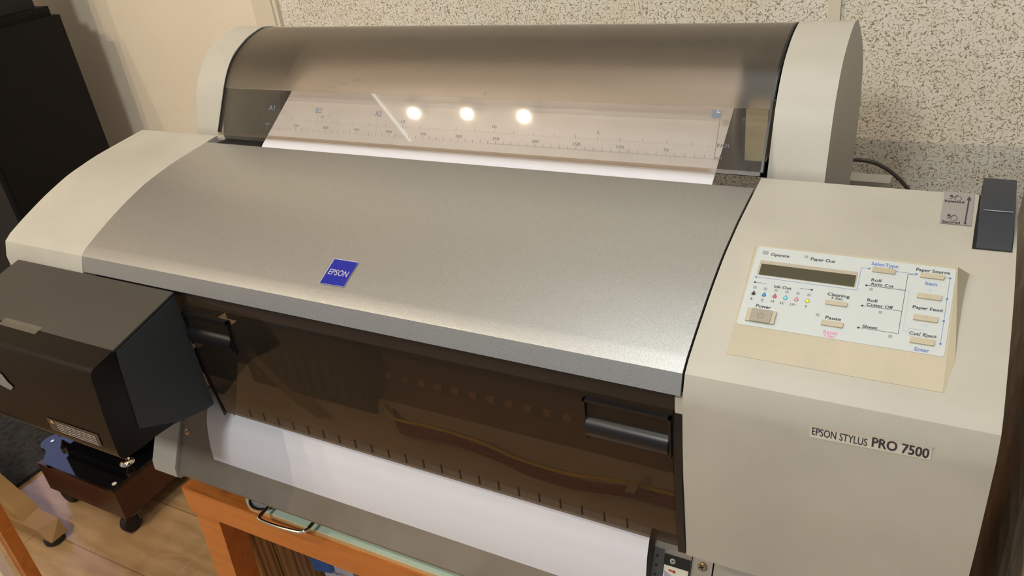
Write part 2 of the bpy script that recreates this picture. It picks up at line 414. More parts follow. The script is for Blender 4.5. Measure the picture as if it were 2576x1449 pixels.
# right housing, with a slot cut out for the lever
house = [(-.0284, -.262)] + [(-.0284, -.0053)] + TOPS[1:] + [(-.2668, -.0675)] + sp2(FRONT, 3)
def housing(name, x0, x1, prof, **k):
    bm = nb(); prism(bm, prof, x0, x1, T); return obj(name, bm, BEIGE, pr, bevel=.0024, segs=3, ang=28, **k)
xl0, xl1 = .2300, .2570     # lever slot
bm = nb()
prism(bm, house, .0525, .2596, T)
RH = obj('right_housing', bm, BEIGE, pr, bevel=.0026, segs=3, ang=28)
LEFTP = [(-.0284, -.20)] + house[1:-9] + [(-.2735, -.115), (-.2735, -.20)]
housing('left_housing', -.819, -.668, [(-.0284, -.24)] + [(-.0284, -.0053)] + TOPS[1:] + [(-.2668, -.0675), (-.2732, -.085), (-.2738, -.118), (-.2738, -.24)])
# silver top cover
cov = [(-.0497, -.0085), (-.0497, -.0068)] + [(y, z + .0006) for y, z in TOPS if y < -.055] + [(-.2675, -.0672), (-.2732, -.0848)]
inner = [(-.2702, -.0848), (-.2648, -.0695)] + [(y, z - .003) for y, z in reversed(TOPS) if -.255 < y < -.06] + [(-.053, -.0105)]
TC = obj('top_cover', prism(nb(), cov + inner, -.6665, .0507, T), SILVER, pr, bevel=.0016, segs=3, ang=25, label='silver painted curved top cover')
b = nb(); prism(b, [(-.05, -.012), (-.05, -.03)] + [(-.26, -.10), (-.26, -.072)] + [(y, z - .0045) for y, z in reversed(TOPS) if -.255 < y < -.06], -.668, .0525, T)
obj('cover_underframe', b, M_BLKMAT, pr)
# body surface as a function for things printed on it
SURF = sorted([(y, z) for y, z in TOPS] + [(-.2668, -.0675)], key=lambda p: p[0])
def surf(y):
    for (a, za), (c, zc) in zip(SURF[:-1], SURF[1:]):
        if a <= y <= c: return za + (zc - za) * (y - a) / (c - a)
    return SURF[-1][1] if y > SURF[-1][0] else SURF[0][1]
def on_top(h): return lambda x, y: T(x, y, surf(y) + h)
# logo square on the silver cover
lg = nb(); NS = 6
for i in range(NS):
    y0 = -.2506 + i * .0278 / NS; y1 = y0 + .0278 / NS
    quad2(lg, on_top(.0014), -.3172, -.2878, y0, y1)
logo = obj('logo_badge', lg, M_LOGO, pr, label='blue square maker badge')
e = nb(); line2(e, on_top(.00145), [(-.3175, -.2506), (-.3180, -.2226), (-.2876, -.2224)], .0008); line2(e, on_top(.00145), [(-.3175, -.2508), (-.2874, -.2502), (-.2878, -.2226)], .0004)
text(e, 'EPSON', on_top(.0016), -.3145, -.2908, -.2372, .0060, .012)
obj('logo_lettering', e, M_SILVERL, logo)
# model name on the right front face
FRS = sp2(FRONT, 3)
def on_front(x, z, h=.0007):
    P = FRS
    for (a, za), (c, zc) in zip(P[:-1], P[1:]):
        if zc <= z <= za: return T(x, a + (c - a) * (z - za) / (zc - za) - h, z)
    return T(x, -.2742, z)
e = nb()
text(e, 'EPSON STYLUS', on_front, .1470, .1833, -.0902, .0062, .006)
text(e, 'PRO 7500', on_front, .1862, .2214, -.0886, .0078, .022)
obj('model_name_lettering', e, M_INK, RH, smooth=False)
b = nb()
for k in range(6):
    z0, z1 = -.0950 + k * .002, -.0930 + k * .002; dz = .0012
    b.faces.new([b.verts.new(on_front(x, z, .00035)) for x, z in ((.1455, z0 - dz), (.2228, z0 + dz), (.2228, z1 + dz), (.1455, z1 - dz))])
obj('model_name_strip', b, plain('name_strip_film', (.63, .595, .52), .3), RH)

# chassis below
b = nb(); box(b, -.64, .25, -.225, -.03, -.39, -.245, T); obj('chassis', b, M_STEEL, pr, bevel=.001)
for fx in (-.55, .15):
    for fy in (-.16, -.06):
        b = nb(); lathe(b, [(.018, -.46), (.018, -.44), (.015, -.405)], T(fx, fy, 0)[:2] + (0,), 'z', 20); obj('foot', b, M_CAP, pr)
# paper guide plate and its beige end cap
GUIDE = [(-.205, -.262), (-.226, -.268), (-.244, -.295), (-.262, -.3296), (-.2843, -.3725), (-.2835, -.3745)]
b = sheet(GUIDE, -.6215, .0500, .002, T)
obj('paper_guide', b, M_STEEL, pr, label='dusty grey steel paper guide')
b = nb(); prism(b, [(-.20, -.262), (-.246, -.29), (-.2875, -.3635), (-.2890, -.3775), (-.284, -.383), (-.20, -.386)], -.667, -.6235, T); obj('guide_end_cap', b, BEIGE, pr, bevel=.003, segs=3)
b = nb(); prism(b, [(-.20, -.262), (-.242, -.292), (-.2855, -.3715), (-.284, -.379), (-.20, -.383)], .0705, .2555, T); obj('lower_side_panel', b, M_STEEL, pr, bevel=.001, label='brown grey panel below the right housing')
b = nb(); prism(b, [(-.20, -.263), (-.2425, -.2935), (-.2858, -.372), (-.284, -.379), (-.20, -.383)], .0505, .0690, T); obj('lower_bracket', b, M_STEEL, pr, bevel=.0006)
def on_guide(h):
    a = Vector((-.244, -.295)); d = (Vector((-.2843, -.3725)) - a).normalized(); n = Vector((d[1], -d[0]))
    def f(x, s):
        p = a + d * s + n * h; return T(x, p[0], p[1])
    return f
for sx, ss in ((-.612, .030), (.0600, .002)):
    b = nb(); c = Vector(on_guide(.0)(sx, ss)); q = Vector(on_guide(.002)(sx, ss)) - c; q = q.normalized() if q.length else Vector((0, -1, 0))
    if q.y > 0: q = -q
    tube(b, [c, c + q * .0022], .0042, 16); tube(b, [c + q * .0022, c + q * .003], .0034, 16)
    sc_ = obj('screw', b, M_BRASS, pr)
    b2 = nb()
    for ang in (0.5, 2.07):
        u = Vector((math.cos(ang), 0, math.sin(ang))); u = (u - q * u.dot(q)).normalized() * .0026; w = q.cross(u).normalized() * .0005
        vv = [b2.verts.new(c + q * .0032 + a_) for a_ in (u + w, u - w, -u - w, -u + w)]; b2.faces.new(vv)
    obj('screw_slot', b2, M_BLKMAT, sc_)
G = on_guide(.0024)
b = nb(); quad2(b, G, .0135, .0245, -.004, .09); 
obj('punched_strip', b, M_STEELDK, pr)
for s_ in (.0035, .0125, .0215):
    b = nb(); disc2(b, on_guide(.0028), .0185 , s_, .0013); obj('strip_hole', b, M_BLKMAT, pr)
b = nb(); quad2(b, on_guide(.0028), .0250, .0498, -.001, .05)
stk = obj('loading_diagram_sticker', b, M_BLKMAT, pr, label='black sticker with white loading diagram and red arrow')
b = nb(); quad2(b, on_guide(.0031), .0260, .0490, .0095, .05); obj('sticker_picture', b, plain('sticker_white', (.62, .6, .52), .4), stk)
b = nb(); ring2(b, on_guide(.0033), .0335, .0045, .0022, .0005); ring2(b, on_guide(.0033), .0335, .0045, .0011, .0003); obj('sticker_circle_mark', b, M_WHITE, stk)
g2 = on_guide(.0034); b = nb(); line2(b, g2, [(.0315, .0135), (.0358, .0138)], .0018); b.faces.new([b.verts.new(g2(*q)) for q in ((.0356, .0118), (.0356, .0158), (.0378, .0140))]); obj('sticker_red_arrow', b, plain('sticker_red', (.5, .07, .03), .4), stk)
b = nb(); b.faces.new([b.verts.new(g2(*q)) for q in ((.0268, .0150), (.0368, .0195), (.0275, .0215))]); b.faces.new([b.verts.new(g2(*q)) for q in ((.0265, .0275), (.040, .033), (.040, .05), (.0265, .05))]); obj('sticker_sketch', b, plain('sticker_mauve', (.30, .29, .38), .4), stk)

# interior behind the smoked front cover
b = nb(); prism(b, [(-.205, -.10), (-.205, -.205), (-.225, -.212), (-.247, -.262), (-.19, -.262), (-.19, -.10)], -.5115, .050, T); obj('platen', b, M_INNER, pr)
b = nb(); quadp = sheet([(-.2255, -.211), (-.2480, -.262)], -.5115, .050, .0012, T); b.free(); obj('platen_apron', quadp, M_INNERLT, pr, label='tan apron below the print head rail')
b = nb(); box(b, -.5115, .05, -.221, -.205, -.152, -.136, T); obj('carriage_rail', b, plain('rail', (.12, .085, .06), .35, metal=.4), pr)
for k in range(12):
    x = -.322 + k * .0213
    b = nb(); box(b, x, x + .0085, -.2085, -.2045, -.196 , -.190, T); obj('pinch_roller', b, plain('roller_tan', (.55, .33, .14), .4) if k == 0 else bpy.data.materials['roller_tan'], pr)
b = nb(); prism(b, [(-.212, -.128), (-.236, -.135), (-.244, -.16), (-.243, -.218), (-.225, -.235), (-.206, -.235)], -.472, -.300, T); CAR = obj('print_carriage', b, M_BLKMAT, pr, bevel=.006)
b = nb()
for k in range(9): box(b, -.460 + k * .018, -.449 + k * .018, -.2455, -.243, -.205, -.150, T)
obj('carriage_ribs', b, M_BLACK, CAR)
P_ = [T(-.472, -.244, -.142), T(-.460, -.250, -.155), T(-.430, -.254, -.185), T(-.395, -.255, -.215), T(-.365, -.252, -.236)]
b = nb(); path = smooth_path(P_, 6); prev = None
for p in path:
    w = Vector((.006, 0, .0035)); a_, c_ = b.verts.new(p - w), b.verts.new(p + w)
    if prev: b.faces.new((prev[0], prev[1], c_, a_))
    prev = (a_, c_)
obj('ribbon_cable', b, plain('olive_ribbon', (.20, .19, .11), .5), pr)
YT = [(-.300, -.222, -.2140), (-.278, -.242, -.2140), (-.262, -.247, -.2140), (-.215, -.2455, -.2130), (-.165, -.246, -.2155), (-.1228, -.248, -.2215), (-.088, -.249, -.2228), (-.0595, -.2485, -.2225), (-.0156, -.247, -.2165), (.0363, -.246, -.2165), (.048, -.245, -.217)]
b = nb(); tube(b, [T(*p) for p in smooth_path(YT, 6)], .0016, 8); obj('yellow_ink_tube', b, M_YELLOW, pr)
for k in range(4):
    b = nb(); tube(b, [T(*p) for p in smooth_path([(x + .012, y - .0005 * k, z - .0045 - .0034 * k + .001 * math.sin(x * 40 + k)) for x, y, z in YT], 4)], .0013, 8)
    obj('magenta_ink_tube', b, M_RED, pr)
b = nb(); v = [b.verts.new(T(*q)) for q in ((-.0085, -.2525, -.222), (.0005, -.2525, -.2215), (.0095, -.2525, -.197), (.0015, -.2525, -.197))]; b.faces.new(v); obj('tube_tape', b, plain('tube_tape', (.55, .5, .38), .5), pr)

# smoked front cover
b = nb(); box(b, -.5100, .0435, -.2625, -.2560, -.1085, -.0890, T); obj('hinge_bar', b, plain('hinge_bar_grey', (.34, .30, .26), .45), pr, bevel=.001)
FC = [(-.2655, -.0885), (-.2705, -.1), (-.2730, -.118), (-.2738, -.14), (-.2736, -.16), (-.2722, -.185), (-.2702, -.21), (-.2660, -.256)]
FCO = obj('front_cover', sheet(sp2(FC, 4), -.5100, .0440, -.0025, T), M_SMOKE, pr, label='smoked brown see-through front cover')
def fcy(z):
    for (a, za), (c, zc) in zip(FC[:-1], FC[1:]):
        if zc <= z <= za: return a + (c - a) * (z - za) / (zc - za)
    return FC[-1][0]
for k in range(22):
    x = -.0033 - k * .0222
    b = nb(); box(b, x - .0006, x + .0006, fcy(-.249) + .0028, fcy(-.249) + .0042, -.2545, -.2435, T)
    obj('rib', b, M_BLKMAT, FCO)
for x0, x1, zt in ((-.0315, .0435, -.1070), (-.5095, -.441, -.1115)):
    zb = zt - .040; yy = -.2742
    b = nb(); box(b, x0, x1, yy - .0022, yy + .002, zt - .0012, zt + .0008, T); box(b, x0, x0 + .002, yy - .0022, yy + .002, zb, zt + .0008, T); box(b, x1 - .002, x1, yy - .0022, yy + .002, zb, zt + .0008, T)
    H = obj('handle', b, M_BLACK, pr, bevel=.0005, label='black grip recess')
    b = nb(); r = .0115; c = (yy + .006, zb + .011)
    pf = [(c[0] - r * math.cos(math.radians(a)), c[1] + r * math.sin(math.radians(a))) for a in range(-60, 95, 8)]
    prism(b, pf + [(c[0] + .004, c[1] + r), (c[0] + .004, c[1] - r)], x0 + .002, x1 - .002, T); obj('grip_roll', b, M_BLACK, H)
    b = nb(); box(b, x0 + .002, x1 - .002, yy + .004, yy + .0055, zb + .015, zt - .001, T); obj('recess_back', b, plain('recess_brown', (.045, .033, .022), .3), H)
# black rubber seals right and left of the front cover
SE = [(-.2712, -.104), (-.2738, -.125), (-.2744, -.16), (-.2726, -.2), (-.2675, -.2605)]
obj('side_seal', sheet(sp2(SE, 4), .0450, .0517, -.004, T), M_BLACK, pr)
obj('side_seal', sheet(sp2(SE[2:], 4), -.5130, -.5112, -.004, T), M_BLACK, pr)
b = nb(); box(b, .0455, .0515, -.2705, -.262, -.104, -.089, T); obj('hinge_block', b, BEIGE, pr)

# ink compartment on the left
KX0, KX1 = -.791, -.5116
lid = [(-.2752, -.0862), (-.3622, -.1058), (-.3622, -.1085), (-.2752, -.0885)]
body = [(-.2755, -.0880), (-.3615, -.1073), (-.3622, -.1058), (-.3860, -.1107)] + [(-.3845 - .0085 * math.sin(math.radians(a)), -.1192 + .0085 * math.cos(math.radians(a))) for a in (15, 40, 65, 90)] + \
       [(-.3980, -.1700), (-.4000, -.2060)] + [(-.3910 - .009 * math.cos(math.radians(a)), -.2130 - .009 * math.sin(math.radians(a))) for a in (10, 40, 70)] + [(-.3720, -.2235), (-.3560, -.2225), (-.3310, -.2245), (-.2850, -.2365), (-.2755, -.2365)]
IC = obj('ink_compartment', prism(nb(), body, KX0, KX1, T), M_BOXGLOSS, pr, bevel=.0012, segs=2, ang=50, label='dark glossy ink cartridge compartment')
obj('compartment_lid', prism(nb(), [(y, z + .0006) for y, z in lid], KX0 - .0005, KX1 + .0004, T), M_GREYPL, IC, bevel=.0006, label='matte charcoal lid')
sp = [(-.2762, -.0900), (-.3590, -.1085), (-.3610, -.1200), (-.3689, -.2012), (-.3312, -.2217), (-.3310, -.2240), (-.2855, -.2360), (-.2762, -.2360)]
b = nb(); poly_prism(b, [Vector(T(KX1 + .0012, y, z)) for y, z in sp], Vector((-.0013, 0, 0))); obj('compartment_side_plate', b, M_BOXSIDE, IC, label='slate grey side plate')
b = nb(); box(b, -.700, -.633, -.3680, -.3575, -.1046, -.1044, lambda x, y, z: T(x, y, z + (y + .3622) * .2256 - .0006)); obj('clear_tape', b, clear_tint('tape', (.95, .93, .9), .15, .22, (.3, .27, .23)), IC)
def on_ic(x, z):
    y = -.3930 - (.114 + min(0, 0) - .114) - .0020; 
    y = -.3980 - .002 * (-(z) - .17) / .036 if z < -.17 else -.3932 - .0048 * (-z - .1192) / .0508
    return T(x, y - .0008, z)
b = nb(); q = [(-.622, -.1925), (-.534, -.1915), (-.534, -.2075), (-.620, -.2085)]
b.faces.new([b.verts.new(on_ic(*p)) for p in q]); WL = obj('warning_label', b, plain('label_brown', (.06, .045, .035), .4), pr, label='small warning label with yellow triangle')
LN = ['To protect the printer, use the procedures', 'on the controls to lock the cartridges and', 'release the levers. Caution: do not move or', 'open the compartment during printing or', 'remove the ink cartridges until the lamp']
e = nb(); pl = lambda x, z: tuple(Vector(on_ic(x, z)) + Vector((0, -.0004, 0)))
for k, s_ in enumerate(LN): text(e, s_, pl, -.607 + .001 * k, -.540 + .0005 * k, -.1955 - .0026 * k, .0015, .03)
obj('label_lettering', e, plain('label_print', (.55, .5, .44), .5), WL, smooth=False)
e = nb(); e.faces.new([e.verts.new(pl(*p)) for p in ((-.6165, -.1975), (-.6090, -.1980), (-.6135, -.1935))]); obj('label_triangle', e, plain('warning_yellow', (.6, .42, .05), .4), WL)
# torn white scuff at the far left of the compartment front
b = nb(); b.faces.new([b.verts.new(pl(*p)) for p in ((-.690, -.166), (-.672, -.169), (-.664, -.163), (-.672, -.158), (-.678, -.150), (-.690, -.148))]); obj('peeled_tape', b, plain('peeled_tape', (.20, .19, .18), .5), IC)

# ---- control panel
P0 = Vector((.0762, -.2467, -.0555)); VV = Vector((0, .9005, .4348)); NN = Vector((0, -.4348, .9005))
def pp(h): return lambda u, v: T(*(P0 + Vector((u / 1000, 0, 0)) + VV * (v / 1000) + NN * h))
def P3(u, v, h): return T(*(P0 + Vector((u / 1000, 0, 0)) + VV * (v / 1000) + NN * (h / 1000)))
b = nb(); hexa(b, [P3(-.6, -2.2, -1.8), P3(154.6, -2.2, -1.8), P3(154.4, 108.5, -12.5), P3(-2.5, 108.5, -12.5), P3(2.2, -1, 0), P3(147.2, -1, 0), P3(145.9, 104.2, 0), P3(1.2, 104.2, 0)])
CP = obj('control_panel', b, BEIGE2, pr, bevel=.0018, segs=3, label='yellowed control panel wedge')
def rrect(u0, u1, v0, v1, r, n=5):
    o = []
    for cu, cv, a0 in ((u1 - r, v1 - r, 0), (u0 + r, v1 - r, 90), (u0 + r, v0 + r, 180), (u1 - r, v0 + r, 270)):
        for k in range(n + 1):
            a = math.radians(a0 + 90 * k / n); o.append((cu + r * math.cos(a), cv + r * math.sin(a)))
    return o
def plate(name, u0, u1, v0, v1, r, h0, h1, m, parent, bevel=0, **k):
    b = nb(); poly_prism(b, [Vector(P3(u, v, h1)) for u, v in rrect(u0, u1, v0, v1, r)], Vector(P3(0, 0, h0)) - Vector(P3(0, 0, h1)))
    return obj(name, b, m, parent, bevel=bevel, **k)
plate('panel_overlay', 3.2, 145.3, 26.4, 102.0, 2.2, -.3, .35, M_OVER, CP, label='white printed overlay')
LB = plate('display_frame', 8.0, 80.4, 74.0, 88.2, .8, 0, .8, plain('display_frame', (.42, .37, .29), .5), CP)
plate('lcd_display', 9.6, 79.8, 74.2, 84.8, .2, 0, 1.0, M_LCD, CP, label='olive display window')
BUT = [('select_button', 89.8, 105.8, 90.0, 95.6), ('source_button', 122.4, 138.3, 90.3, 95.6), ('feed_up_button', 122.4, 138.4, 71.8, 77.2), ('feed_down_button', 122.4, 138.2, 52.7, 58.4),
       ('cut_eject_button', 122.6, 138.2, 33.3, 39.2), ('cleaning_button', 62.4, 77.8, 55.1, 60.1), ('pause_button', 62.8, 78.1, 36.4, 42.0)]
for n_, u0, u1, v0, v1 in BUT:
    B_ = plate('button', u0, u1, v0, v1 - 1.2, .7, 0, 1.7, BEIGE2, CP, bevel=.0004)
    if n_ == 'select_button':
        e = nb()
        for k in range(5): line2(e, pp(.00177), [(u0 + 1, v0 + .6 + k * .8), (u1 - 1, v0 + .6 + k * .8)], .22)
        obj('button_ridges', e, plain('ridge', (.42, .36, .25), .5), CP)
    if n_ == 'feed_up_button': e = nb(); line2(e, pp(.00177), [(128.6, 72.3), (130.4, 74.8), (132.2, 72.3)], .3); obj('arrow_mark', e, bpy.data.materials['ridge'], CP)
    if n_ == 'feed_down_button': e = nb(); line2(e, pp(.00177), [(129.0, 56.4), (130.4, 54.6), (131.8, 56.4)], .3); obj('arrow_mark', e, bpy.data.materials['ridge'], CP)
PWB = plate('power_button', 8.9, 30.4, 30.0, 41.6, .6, 0, 2.0, BEIGE2, CP, bevel=.0004)
plate('power_key', 12.2, 27.4, 29.9, 41.3, .3, 1, 2.6, plain('grey_key', (.33, .30, .24), .45), CP, bevel=.0004)
e = nb(); ring2(e, pp(.00267), 19.8, 35.4, 2.2, .35, 125, 415); line2(e, pp(.00267), [(19.8, 35.8), (19.8, 38.8)], .35); obj('power_symbol', e, plain('symbol_grey', (.14, .13, .11), .5), CP)
for u0, u1, v0, v1 in [(7.8, 12.3, 94.6, 98.2), (39.9, 42.7, 95.8, 98.2), (90.5, 92.9, 73.3, 75.5), (99.6, 102.0, 54.1, 56.4), (108.8, 111.3, 34.9, 37.3), (57.9, 60.5, 43.8, 46.3)] + \
        [(8.2 + k * 8.1, 10.7 + k * 8.1, 60.4, 62.8) for k in range(6)]:
    plate('indicator_lamp', u0, u1, v0, v1, .1, 0, .45, M_LED, CP)
pz = pp(.00045)
e = nb()
for s_, u0, u1, v, h in [('Operate', 14.5, 28.7, 95.4, 2.7), ('Paper Out', 44.9, 62.9, 95.6, 2.7), ('Paper Source', 119.2, 141.5, 97.6, 2.7), ('Roll', 90.6, 97.4, 83.0, 2.5), ('Auto Cut', 90.5, 106.3, 79.4, 2.5),
        ('Roll', 90.6, 97.4, 64.5, 2.5), ('Cutter Off', 90.8, 108.5, 60.6, 2.5), ('Sheet', 90.8, 101.0, 41.2, 2.5), ('Paper Feed', 121.0, 140.2, 64.0, 2.5), ('Cut/', 121.7, 129.0, 41.6, 2.5), ('Eject', 130.6, 139.0, 41.6, 2.5),
        ('Ink Out', 23.5, 36.4, 65.2, 2.5), ('K', 8.7, 10.3, 50.8, 2.1), ('C', 16.5, 18.3, 50.9, 2.1), ('M', 24.0, 26.2, 51.0, 2.1), ('LC', 30.8, 34.0, 51.0, 2.1), ('LM', 38.3, 42.0, 51.0, 2.1), ('Y', 48.8, 50.6, 50.9, 2.1),
        ('Power', 14.1, 25.3, 45.2, 2.8), ('Cleaning', 62.7, 78.4, 65.0, 2.6), ('3 Sec.', 65.9, 74.7, 62.0, 2.1), ('Pause', 65.0, 75.9, 44.0, 2.6)]:
    w_ = nb(); text(w_, s_, pz, u0, u1, v, h, 0.0 if 'M' in s_ else .022); obj('panel_word', w_, M_INK, CP, smooth=False)
line2(e, pz, [(8.3, 66.6), (17.0, 66.6)], .3); line2(e, pz, [(42.4, 66.6), (51.0, 66.6)], .3)
disc2(e, pz, 8.3, 66.6, .85); disc2(e, pz, 51.0, 66.6, .85); obj('ink_bracket_lines', e, M_INK, CP, smooth=False); e = nb()
line2(e, pz, [(88.0, 77.3), (114.5, 77.3)], .4); line2(e, pz, [(88.0, 58.7), (114.6, 58.7)], .3); line2(e, pz, [(88.4, 39.3), (114.8, 39.3), (114.3, 92.1), (119.2, 92.1)], .3)
for u, v in ((88.0, 77.3), (88.0, 58.7), (88.4, 39.3)): disc2(e, pz, u, v, .85)
obj('panel_lines', e, M_INK, CP, smooth=False)
e = nb()
for s_, u0, u1, v, h in [('SelecType', 88.4, 107.1, 98.0, 3.0), ('Item', 126.7, 134.4, 86.0, 3.0), ('Enter', 126.6, 135.9, 29.2, 3.0)]: text(e, s_, pz, u0, u1, v, h, .02)
line2(e, pz, [(8.1, 71.7), (82.3, 71.9), (82.0, 93.0), (87.6, 93.0)], .28); line2(e, pz, [(105.8, 93.2), (119.7, 93.2)], .28); line2(e, pz, [(138.5, 93.0), (141.9, 93.0), (141.9, 36.3)], .28)
for u, v in ((8.1, 71.7), (87.6, 93.0), (119.9, 93.2), (141.9, 93.0), (141.9, 74.5), (141.9, 55.4), (141.9, 36.3)): disc2(e, pz, u, v, .85)
obj('panel_blue_lettering', e, M_BLUEL, CP, smooth=False)
e = nb(); text(e, 'Reset', pz, 65.7, 75.5, 31.5, 3.0, .02); text(e, '3 Sec.', pz, 66.3, 74.8, 28.4, 2.3, .02); obj('panel_pink_lettering', e, M_PINK, CP, smooth=False)
e = nb(); line2(e, pz, [(114.5, 76.8), (117.3, 76.8), (117.3, 42.4), (120.9, 42.4)], .25); line2(e, pz, [(120.9, 39.6), (120.9, 45.3), (130.1, 45.3), (130.1, 39.9), (120.9, 39.6)], .3)
line2(e, pz, [(130.4, 78.8), (130.4, 81.9)], .35); line2(e, pz, [(128.9, 80.4), (131.9, 80.4)], .35); line2(e, pz, [(128.9, 49.6), (132.1, 49.6)], .35); obj('panel_teal_lines', e, M_TEAL, CP, smooth=False)
DC = [(.03, .03, .035), (.02, .25, .62), (.72, .06, .12), (.15, .65, .80), (.85, .30, .45), (.85, .78, .05)]
for k, c in enumerate(DC):
    uc, vc = 9.7 + k * 8.02, 55.6; D = []
    for a in range(0, 360, 15):
        t = math.radians(a); rr = 1.25
        D.append((uc + rr * math.cos(t), vc + rr * math.sin(t) if math.sin(t) < .5 else vc + rr * .5 + (math.sin(t) - .5) * 4.2))
        if math.sin(t) >= .5: D[-1] = (uc + rr * math.cos(t) * (1.6 * (1 - math.sin(t)) + .15), D[-1][1])
    e = nb(); e.faces.new([e.verts.new(pp(.00045)(uc + (u - uc) * 1.28, vc + (v - vc) * 1.2)) for u, v in D]); ol = obj('ink_drop_mark', e, M_INK, CP)
    e = nb(); e.faces.new([e.verts.new(pp(.00055)(u, v)) for u, v in D]); obj('drop_fill', e, plain('drop_%d' % k, c, .4), CP)

# ---- lever and its sticker
b = nb()
for i in range(5):
    y0 = -.0808 + i * .0532 / 5; quad2(b, on_top(.0007), .2057, .2282, y0, y0 + .0532 / 5)
LS = obj('lever_sticker', b, M_STICK, pr, label='mauve grey lever position sticker')
st_ = on_top(.0010); e = nb()
text(e, 'Released', st_, .2068, .2212, -.0445, .0035, .02); text(e, 'Secured', st_, .2072, .2200, -.0782, .0035, .02)
line2(e, st_, [(.2236, -.0775), (.2245, -.0395)], .0010); e.faces.new([e.verts.new(st_(*q)) for q in ((.2228, -.0405), (.2262, -.0405), (.2246, -.0335))])
disc2(e, st_, .2236, -.0780, .0010, rv=.0015)
for yc, dx in ((-.0375, 0), (-.0700, -.0006)):
    ring2(e, st_, .2165 + dx * 2, yc - .0015, .0024, .0004, rv=.0042)
    disc2(e, st_, .2113 - dx * .2, yc + .0022, .0012, rv=.0017)
    line2(e, st_, [(.2105, yc - .0030), (.2160, yc + .0040)], .0005)
obj('sticker_lettering', e, M_INK, LS, smooth=False)
# dark well + lever
b = nb()
pts = [(.2305, -.1120), (.2575, -.1115), (.2585, -.0300), (.2325, -.0300)]
b.faces.new([b.verts.new(T(x, y, surf(y) + .0006)) for x, y in (( .2302, -.1130), (.2568, -.1125), (.2575, -.0860), (.2305, -.0860))])
b.faces.new([b.verts.new(T(x, y, surf(y) + .0006)) for x, y in (( .2305, -.0860), (.2575, -.0860), (.2580, -.0290), (.2318, -.0290))])
obj('lever_well', b, M_BLKMAT, RH)
b = nb()
prof = [(-.1115, -.0135), (-.0800, .0035), (-.0290, .0105), (-.0240, .0065), (-.0245, -.0040), (-.085, -.0090)]
prism(b, prof, .2328, .2562, T); LV = obj('release_lever', b, M_LEVER, pr, bevel=.0012, segs=3, label='slate paper release lever')
b = nb(); line2(b, lambda x, y: T(x, y, .0041 + (y + .080) * .137), [(.2350, -.0792), (.2540, -.0792)], .0011); obj('lever_edge', b, plain('pale_edge', (.35, .36, .42), .3), LV)  # paler line along the bend of the lever

# ---- roll cover towers
TP = [(.003, -.0165), (.0155, .017), (.027, .0435), (.0405, .0628), (.0575, .0790), (.0735, .0880), (.093, .0960), (.112, .1005), (.1285, .1022), (.150, .0975), (.171, .0862), (.194, .0710), (.2140, .0530), (.2300, .0330), (.2400, .000), (.2405, -.03), (.236, -.058), (.216, -.105)]
TPS = sp2(TP, 3)
tow = TPS + [(.20, -.16), (.012, -.16), (.003, -.06)]
for n_, x0, x1 in (('left_tower', -.7450, -.6918), ('right_tower', .0512, .1045)):
    obj(n_, prism(nb(), tow, x0, x1), BEIGE, pr, bevel=.0035, segs=3, ang=50)
# rear tray joining the towers below the roll (open at its right end)
b = nb(); box(b, -.6915, -.09, .015, .16, -.16, -.150); box(b, -.6915, -.09, .150, .16, -.15, -.08); obj('rear_tray', b, M_BLKMAT, pr)
obj('rear_cover', sheet(sp2([(.170, .0800), (.190, .0660), (.2085, .0490), (.2230, .0300), (.2320, .0), (.2330, -.03), (.228, -.06), (.210, -.105)], 3), -.6915, .0480, .003), M_BLKMAT, pr)
b = nb(); box(b, -.745, .1045, .17, .19, -.20, -.12); obj('rear_beam', b, M_STEELDK, pr)
b = nb(); box(b, -.6915, -.612, -.042, .006, -.14, -.023); box(b, -.6915, -.612, .008, .19, -.14, -.10); obj('roll_side_shield', b, M_BLKMAT, pr)
# clear ruler window + frosted hood
HX0, HX1 = -.6895, .0465
t_ = Vector((.521, .8535))
clear_p = [(-.0057, -.0093), (.0265, .0434)]
FR = [(.0265, .0434), (.0345, .0548), (.0455, .0672), (.0580, .0775), (.0740, .0865), (.093, .0945), (.112, .0992), (.1285, .1010), (.150, .0962), (.171, .0850), (.194, .0695), (.2130, .0515), (.2285, .0320), (.2380, .000)]
HF = obj('roll_cover', sheet(sp2(FR, 3), HX0, HX1, .0022, None, False), M_FROST, pr, label='frosted smoke roll cover')
RW = obj('ruler_window', sheet([(-.0057, -.0093), (.0105, .0172), (.0265, .0434)], HX0, HX1, .0022, None, False), M_CLEAR, pr, label='clear flat ruler window')
b = nb(); prism(b, [(-.0088, -.0120), (-.0060, -.0088), (-.0025, -.0100), (-.0050, -.0132)], HX0, HX1); obj('window_lip', b, clear_tint('lip', (.80, .74, .66), .05, .12, (.35, .3, .25)), HF)
strip = [clear_p[0]] + sp2(FR, 3)
for x0, x1 in ((HX1, HX1 + .0022), (HX0 - .0018, HX0)):
    obj('cover_edge', sheet([(y - .0006, z + .0004) for y, z in strip], x0, x1, .006), M_BLACK, HF)
def rp(h): return lambda u, v: (u, .521 * v - .8535 * h, .8535 * v + .521 * h)
R0 = rp(.0008); e = nb()
for mm in range(0, 605):
    u = -mm / 1000; h = .0022 if mm % 10 == 0 else (.0012 if mm % 5 == 0 else .0002)
    if mm % 10 == 0 or mm % 5 == 0 or mm < 260: quad2(e, R0, u - (.00022 if mm % 10 == 0 else .00013), u + (.00022 if mm % 10 == 0 else .00013), -.0018, h if mm % 10 == 0 else -.0004)
for k in range(0, 24 * 16 + 1):
    u = -k * .0254 / 16; M = k % 16 == 0
    if k % 2 == 0: quad2(e, R0, u - (.0002 if M else .00012), u + (.0002 if M else .00012), .0104 + (0 if M else -.0002), .0146 if M else .0122)
